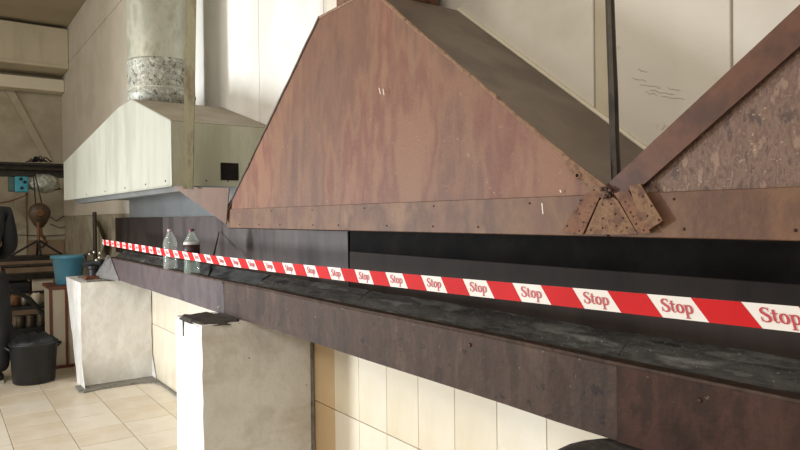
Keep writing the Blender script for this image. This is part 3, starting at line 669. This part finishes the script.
# hoist block and hook
HX = -8.9; c = PXX(39.5, 213.5, HX)
hb = thing('hoist_block', 'brown round hoist block with a hook hanging from the rail', 'hoist', c - Vector((0, 0, .4)))
bm = NB(); bmesh.ops.create_uvsphere(bm, u_segments=20, v_segments=12, radius=1)
for v in bm.verts: v.co = Vector((v.co.x * .07, v.co.y * .125 * (1 if v.co.z > 0 else 1 - .35*abs(v.co.z)), v.co.z * (.13 if v.co.z > 0 else .19))) + c
obj('pulley_block', bm, 'hoist', hb, smooth=True)
bm = NB(); stud(bm, c + Vector((.068, 0, 0)), .05, .02, 14, (1, 0, 0)); obj('pulley_pin', bm, 'rust', hb)
bm = NB(); k0_ = c - Vector((0, 0, .17)); tube(bm, [k0_, k0_ - Vector((0, -.01, .08)), k0_ + Vector((0, .05, -.13)), k0_ + Vector((0, .07, -.19)), k0_ + Vector((0, .03, -.24)), k0_ + Vector((0, -.03, -.23)), k0_ + Vector((0, -.05, -.18))], [.03, .022, .02, .02, .018, .014, .008], 8); obj('hook', bm, 'rust', hb, smooth=True)
bm = NB()
for s in (-.04, .03): tube(bm, [c + Vector((0, s, .1)), Vector((RX + .3, c.y + s * .3, zb_))], .008, 5)
obj('rope', bm, 'cable', hb)
# bench with a folding frame standing on it
BX = -8.6
z1_ = PXX(40, 256, BX).z; z0_ = PXX(40, 274, BX).z; ya, yb = PXX(-20, 260, BX).y, 1.35
bn = thing('work_bench', 'dark cluttered steel bench in front of the far wall', 'bench', (BX, (ya+yb)/2, 0))
bm = NB(); box(bm, (BX - .4, ya, z1_ - .05), (BX, yb, z1_), bev=.006); obj('bench_top', bm, 'dark_metal', bn)
bm = NB(); box(bm, (BX - .38, ya, z0_ - .06), (BX - .01, yb, z0_), bev=.006); obj('shelf', bm, 'dark_metal', bn)
bm = NB(); tube(bm, [(BX + .01, ya, (z1_+z0_)/2), (BX + .01, yb, (z1_+z0_)/2)], .02, 8); obj('rail', bm, 'rod', bn)
for x in (BX - .36, BX - .03):
    for y in (ya + .05, yb - .05): bm = NB(); box(bm, (x - .025, y - .025, 0), (x + .025, y + .025, z1_ - .05)); obj('leg', bm, 'dark_metal', bn)
tr = thing('folding_frame', 'black three legged frame standing on the dark bench under the hook', 'frame', PXX(40, 256, BX - .15))
ap = PXX(38.5, 240, BX - .15); ap2 = PXX(38.5, 222, BX - .15); zf = z1_
for (u, v, dx) in ((10, 258, 0), (62, 256, .05), (37, 257, -.1), (41, 257, .1)):
    q = PXX(u, v, BX - .15 + dx); q.z = zf + .004; bm = NB(); tube(bm, [ap, q], .014, 6); obj('leg', bm, 'dark_metal', tr)
bm = NB(); tube(bm, [ap - Vector((0, 0, .02)), ap2], .018, 8); obj('post', bm, 'rust', tr)
# things on/below bench
for (u, v, wv, hv, m_, lb) in ((72 - 22, 262, 0, 0, 'x', 'x'),): pass
def canister(u, vb, X, r_, hgt, m_, name, lb, cat, grp=None, zb=None):
    p = PXX(u, vb, X); 
    if zb is not None: p.z = zb
    t = thing(name, lb, cat, p, grp)
    bm = NB(); lathe(bm, [(r_*.8, 0), (r_, .015), (r_, hgt*.8), (r_*.9, hgt*.86), (r_*.6, hgt)], p, 16); obj('body', bm, m_, t, smooth=True)
    bm = NB(); lathe(bm, [(r_*.35, hgt), (r_*.35, hgt*1.12), (r_*.2, hgt*1.14)], p, 10); obj('lid', bm, 'dark_metal', t, smooth=True)
    return t
# pot rack (dark) with pots, behind the tub
KX = -7.9
ra, rb = PXX(9, 330, KX), PXX(52, 330, KX); zr = PXX(30, 328, KX).z; zr2 = PXX(30, 308, KX).z
kk = thing('pot_rack', 'low black rack holding pots behind the black tub', 'rack', (KX, (ra.y+rb.y)/2, 0))
for z in (zr, zr - .38 if zr > .5 else .12): bm = NB(); box(bm, (KX - .4, ra.y, z - .03), (KX, rb.y, z)); obj('shelf', bm, 'black_plastic', kk)
bm = NB(); box(bm, (KX - .012, ra.y, .02), (KX + .002, rb.y, zr - .03)); obj('front_panel', bm, 'black_plastic', kk)
bm = NB(); box(bm, (KX - .41, ra.y, zr + .2), (KX + .0, rb.y, zr + .225)); obj('top_bar', bm, 'black_plastic', kk)
for x in (KX - .39, KX - .02):
    for y in (ra.y + .015, rb.y - .015): bm = NB(); box(bm, (x - .015, y - .015, 0), (x + .015, y + .015, zr + .2)); obj('post', bm, 'dark_metal', kk)
for i, (u, rr, lbl) in enumerate(((19, .055, 'leftmost steel pot on the black rack'), (30, .05, 'middle small steel pot on the black rack'), (41, .055, 'rightmost steel pot on the black rack'))):
    p = PXX(u, 328, KX - .12); p.z = zr; t = thing('cooking_pot', lbl, 'pot', p, 'steel pots on the rack')
    bm = NB(); lathe(bm, [(rr*.9, 0), (rr, .01), (rr, .12), (rr*1.05, .125), (rr*.95, .125), (rr*.9, .02)], p, 18); obj('pot_body', bm, 'steel', t, smooth=True)
    bm = NB(); tube(bm, [p + Vector((rr, -.03, .1)), p + Vector((rr + .03, 0, .1)), p + Vector((rr, .03, .1))], .006, 6); obj('handle', bm, 'steel', t)
for i, (u, m_, lb) in enumerate(((15, 'rust', 'brown jar on top of the black rack, leftmost'), (25, 'steel', 'silver jar on top of the black rack, between two others'), (36, 'pale_board', 'pale jar on top of the black rack, rightmost'))):
    canister(u, 300, KX - .2, .05, .13, m_, 'storage_jar', lb, 'jar', 'jars on top of the rack', zb=zr + .225)
bm = NB(); a, b = PXX(12, 290, KX + .03), PXX(47, 318, KX + .03); c_ = PXX(30, 299, KX + .03); tube(bm, [a, c_, b], .022, 7)
tag(obj('black_handle_bar', bm, 'black_plastic', None, loc=b), 'black bar slanting across the jars on the rack', 'bar')
# brown carton on the bench shelf
p0, p1 = PXX(33, 290, BX + .02), PXX(54, 277, BX + .02)
bm = NB(); box(bm, (BX - .3, p0.y, z0_ - .06 - .26), (BX - .02, p1.y, z0_ - .07), bev=.008, jit=.004)
bm.free()
bm = NB(); box(bm, (BX - .42, ya, PXX(30, 292, BX).z - .03), (BX - .02, yb, PXX(30, 292, BX).z)); obj('lower_shelf', bm, 'dark_metal', bn)
zc = PXX(30, 292, BX).z
bm = NB(); box(bm, (BX - .3, p0.y, zc), (BX - .05, p1.y, zc + .15), bev=.006); ct = obj('carton', bm, 'pale_board', None, loc=((BX - .15), p0.y, zc)); tag(ct, 'tan cardboard carton on the lower shelf of the bench, left of the blue bucket', 'carton')
bm = NB(); box(bm, (BX - .32, PXX(10, 290, BX).y, zc), (BX - .05, PXX(31, 290, BX).y, zc + .12), bev=.01); cs = obj('tool_case', bm, 'black_plastic', None, loc=(BX - .2, PXX(20, 290, BX).y, zc)); tag(cs, 'black tool case on the lower shelf of the bench', 'case')
bm = NB(); box(bm, (BX - .05, PXX(18, 290, BX).y, zc + .05), (BX - .035, PXX(24, 290, BX).y, zc + .065)); obj('handle', bm, 'dark_metal', cs)
# cabinet with bucket
CXx = -7.05
q = PZ(66, 368, 0); ya_, yb_ = 1.0, 1.50; zc2 = .80
cb = thing('side_cabinet', 'pale board cabinet with red brown edges behind the white block', 'cabinet', (-7.2, 1.25, 0))
xa_, xb_ = -7.5, -6.98; fy = PXX(50, 330, xb_).y
bm = NB(); box(bm, (xa_, fy + .02, .02), (xb_ - .01, yb_, zc2 - .03), bev=.004); obj('body', bm, 'pale_board', cb)
bm = NB(); box(bm, (xa_, fy, zc2 - .03), (xb_, yb_, zc2), bev=.003); obj('top', bm, 'brown_edge', cb)
bm = NB(); box(bm, (xb_ - .03, fy, 0), (xb_, fy + .025, zc2 - .03)); obj('corner_post', bm, 'brown_edge', cb)
yy = PXX(68, 330, xb_).y; bm = NB(); box(bm, (xb_ - .012, yy - .022, 0), (xb_ + .004, yy + .0, zc2 - .03)); obj('edge_strip', bm, 'brown_edge', cb)
bm = NB(); box(bm, (xb_ - .012, fy + .02, 0), (xb_ + .002, yb_, .03)); obj('plinth', bm, 'brown_edge', cb)
p = PXX(69, 285, -7.2); p.z = zc2; bk = thing('plastic_bucket', 'light blue plastic bucket on the cabinet behind the white block', 'bucket', p)
bm = NB(); lathe(bm, [(.115, 0), (.12, .01), (.15, .27), (.158, .272), (.158, .285), (.145, .285), (.115, .015)], p, 28); obj('bucket_body', bm, 'blue_plastic', bk, smooth=True)
bm = NB(); lathe(bm, [(.159, .262), (.164, .266), (.164, .29), (.150, .29)], p, 28); obj('rim', bm, 'blue_plastic', bk, smooth=True)
bm = NB(); tube(bm, [p + Vector((0.01 + .02*sin(a), .164*cos(a), .27 - .06*sin(a))) for a in [pi*i/12 for i in range(13)]], .004, 6); obj('handle', bm, 'steel', bk)
# black tub
f_ = 5.56; c = PZ(30, 386, 0); c = c + Vector((-.16, .05, 0)); c.z = 0
tb = thing('black_tub', 'round black plastic tub on the tiled floor beside the dark-clad person', 'tub', c)
bm = NB(); lathe(bm, [(.155, 0), (.168, .012), (.19, .34), (.198, .345), (.198, .36), (.183, .36), (.158, .02)], c, 30); obj('tub_body', bm, 'black_plastic', tb, smooth=True)
for s in (-1, 1): bm = NB(); tube(bm, [c + Vector((.06, s*.188, .31)), c + Vector((0.03, s*.215, .33)), c + Vector((-.03, s*.215, .33)), c + Vector((-.06, s*.188, .31))], .009, 6); obj('handle', bm, 'black_plastic', tb)
bm = NB(); bmesh.ops.create_icosphere(bm, subdivisions=3, radius=1)
for v in bm.verts: d = v.co.copy(); v.co = Vector((d.x*.185, d.y*.18, d.z*.07*(1 + .5*sin(d.x*9+d.y*7)) + .012*sin(d.x*14)*cos(d.y*12))) + c + Vector((0, 0, .35))
tag(obj('rubbish_bag', bm, 'black_plastic', None, smooth=True, loc=c + Vector((0, 0, .2))), 'black rubbish bag bulging out of the round tub', 'bag')
# black post and glittering fittings at the end of the grill
a, b = PY(95.5, 258, 1.45), PY(94.5, 212, 1.45)
bm = NB(); tube(bm, [(a.x, 1.45, 0), (b.x, 1.45, b.z)], .022, 8); tag(obj('standing_pipe', bm, 'rod', None, loc=(a.x, 1.45, 0)), 'thin dark pipe standing at the far end of the grill', 'pipe')
a, b = PY(99, 258, 1.50), PY(87, 218, 1.50)
bm = NB(); slab(bm, [PY(86, 216, 1.5), PY(92, 216, 1.5), PY(104, 245, 1.5), PY(98, 262, 1.5)], (0, .01, 0)); obj('end_sheet', bm, 'greyside', gr)
c = PY(93, 258, 1.15); vt = thing('valve_cluster', 'black pipe fittings with shiny bolts at the end of the grill', 'valve', (c.x, 1.15, .925))
bm = NB(); lathe(bm, [(.04, 0), (.04, .07), (.05, .08), (.05, .10), (.02, .115)], (c.x, 1.15, .927), 12); tube(bm, [(c.x - .12, 1.1, 1.04), (c.x + .06, 1.22, 1.06)], .03, 8); tube(bm, [(c.x - .05, 1.12, 1.0), (c.x - .1, 1.1, 1.12), (c.x + .04, 1.15, 1.16)], .018, 7); obj('fitting_body', bm, 'black_plastic', vt)
for u, v in ((89.5, 254), (94, 252), (100, 253), (99.5, 257.5), (96.5, 260)):
    p = PY(u, v, 1.10); bm = NB(); bmesh.ops.create_uvsphere(bm, u_segments=8, v_segments=6, radius=.012); bmesh.ops.translate(bm, verts=bm.verts, vec=p); obj('bolt_head', bm, 'brass', vt, smooth=True)
# wires on the far wall
def wire(pts, m_, lb, r_=.008):
    P = [PXX(u, v, FX + .05) for u, v in pts]; bm = NB(); tube(bm, P, r_, 5); tag(obj('wall_wire', bm, m_, None, loc=P[0]), lb, 'wire', 'wires on the far wall')
wire([(-6, 204), (6, 202), (14, 200), (24, 196), (28, 193)], 'redcable', 'reddish wire drooping left of the turquoise box')
wire([(50, 217), (56, 221), (64, 216), (72, 207), (78, 200)], 'cable', 'dark wire looping upward right of the hoist block')
wire([(50, 224), (60, 228), (68, 226), (74, 231), (78, 240)], 'cable', 'dark wire drooping low right of the hoist block', .006)
wire([(0, 236), (20, 235), (45, 236), (78, 234)], 'cable', 'thin wire running level across the far wall', .006)

# ------------------------------------------------------------------ person in black at the left edge
def skinned(name, joints, edges, m_, parent, sub=2, root=0):
    me = bpy.data.meshes.new(name); base = origin_of(parent)
    me.from_pydata([Vector(j[0]) - base for j in joints], edges, [])
    o = bpy.data.objects.new(name, me); COL.objects.link(o); o.parent = parent; me.materials.append(M[m_])
    sk = o.modifiers.new('skin', 'SKIN'); sk.use_smooth_shade = True
    for i, j in enumerate(joints):
        v = me.skin_vertices[0].data[i]; v.radius = j[1] if isinstance(j[1], tuple) else (j[1], j[1]); v.use_root = (i == root)
    s = o.modifiers.new('sub', 'SUBSURF'); s.levels = sub; s.render_levels = sub
    dg = bpy.context.evaluated_depsgraph_get(); ev = bpy.data.meshes.new_from_object(o.evaluated_get(dg)); o.modifiers.clear(); o.data = ev
    for p in ev.polygons: p.use_smooth = True
    return o
pc = PZ(-18, 384, 0); pc.z = 0
pr = thing('person', 'person in black jacket and dark trousers standing at the left edge', 'person', pc)
def Q(x, y, z): return pc + Vector((x, y, z))       # faces -X (towards the far wall); y is to the side
HT = 1.93; k = HT / 1.80
def K(x, y, z): return Q(x * k, y * k, z * k)
body = [(K(0, 0, .98), (.11, .09)), (K(0, 0, 1.18), (.10, .08)), (K(0, 0, 1.36), (.12, .09)), (K(0, 0, 1.47), (.09, .08)), (K(-.01, 0, 1.54), .055), (K(-.03, 0, 1.62), (.075, .08)), (K(-.02, 0, 1.72), (.08, .09)),
 (K(0, .16, 1.40), .045), (K(.0, .215, 1.14), .036), (K(-.22, .14, 1.03), .032), (K(0, -.16, 1.40), .045), (K(.0, -.215, 1.14), .036), (K(-.22, -.14, 1.03), .032),
 (K(0, .10, .90), .09), (K(-.01, .11, .50), .06), (K(.03, .11, .09), .04), (K(0, -.10, .90), .09), (K(-.01, -.11, .50), .06), (K(.03, -.11, .09), .04),
 (K(-.29, .085, 1.0), (.018, .034)), (K(-.29, -.085, 1.0), (.018, .034))]
ed = [(0,1),(1,2),(2,3),(3,4),(4,5),(5,6),(2,7),(7,8),(8,9),(2,10),(10,11),(11,12),(0,13),(13,14),(14,15),(0,16),(16,17),(17,18),(9,19),(12,20)]
nb = len(body)
for s, hnd in ((1, 19), (-1, 20)):
    for fi, (dx, l) in enumerate(((-.028, .075), (-.009, .085), (.010, .08), (.027, .062))):
        b0 = K(-.33, s*.065, 1.0 + dx); b1 = b0 + Vector((-l*.25, -s*l*.4, -.004)); b2 = b1 + Vector((l*.05, -s*l*.4, -.006))
        i = len(body); body += [(b0, .009), (b1, .0085), (b2, .007)]; ed += [(hnd, i), (i, i+1), (i+1, i+2)]
    i = len(body); b0 = K(-.30, s*.08, 1.04); body += [(b0, .011), (b0 + Vector((-.035, -s*.012, .02)), .009)]; ed += [(hnd, i), (i, i+1)]
skinned('body', body, ed, 'skin', pr)
jk = [(K(0, 0, .74), (.22, .17)), (K(0, 0, .92), (.21, .16)), (K(0, 0, 1.12), (.20, .15)), (K(.01, 0, 1.34), (.20, .145)), (K(.01, 0, 1.475), (.10, .095)),
 (K(.01, .19, 1.405), .09), (K(.0, .225, 1.13), .068), (K(-.20, .15, 1.04), .05), (K(.01, -.19, 1.405), .09), (K(.0, -.225, 1.13), .068), (K(-.20, -.15, 1.04), .05)]
skinned('jacket', jk, [(0,1),(1,2),(2,3),(3,4),(3,5),(5,6),(6,7),(3,8),(8,9),(9,10)], 'black_cloth', pr)
tr_ = [(K(0, 0, .95), (.15, .125)), (K(0, .11, .84), .125), (K(-.01, .125, .50), .10), (K(.02, .125, .07), .085), (K(0, -.11, .84), .125), (K(-.01, -.125, .50), .10), (K(.02, -.125, .07), .085)]
skinned('trousers', tr_, [(0,1),(1,2),(2,3),(0,4),(4,5),(5,6)], 'trouser', pr)
for s in (-1, 1):
    o = skinned('shoe', [(K(.06, s*.115, .048), (.042, .04)), (K(-.06, s*.12, .04), (.045, .035)), (K(-.16, s*.125, .032), (.04, .026))], [(0,1),(1,2)], 'shoe', pr)
    bm = NB(); ring = [K(x, s*.117 + y, .001) for x, y in ((.10, -.03), (.10, .03), (0, .04), (-.12, .05), (-.2, .03), (-.2, -.02), (-.12, -.04), (0, -.04))]
    slab(bm, ring, (0, 0, .018)); obj('sole', bm, 'sole', o)
skinned('hair', [(K(.005, 0, 1.62), (.07, .07)), (K(.01, 0, 1.70), (.09, .1)), (K(-.005, 0, 1.76), (.08, .085))], [(0,1),(1,2)], 'hair', pr)
for s in (-1, 1):
    bm = NB(); bmesh.ops.create_uvsphere(bm, u_segments=10, v_segments=8, radius=.013); bmesh.ops.translate(bm, verts=bm.verts, vec=K(-.098, s*.032, 1.685)); obj('eye', bm, 'eye', pr, smooth=True)
    skinned('ear', [(K(-.02, s*.085, 1.66), (.014, .008)), (K(-.015, s*.092, 1.70), (.018, .008))], [(0,1)], 'skin', pr)
skinned('nose', [(K(-.10, 0, 1.69), .008), (K(-.118, 0, 1.65), .013)], [(0,1)], 'skin', pr)
skinned('mouth', [(K(-.098, -.022, 1.615), .006), (K(-.103, 0, 1.613), .008), (K(-.098, .022, 1.615), .006)], [(0,1),(1,2)], 'redcable', pr)
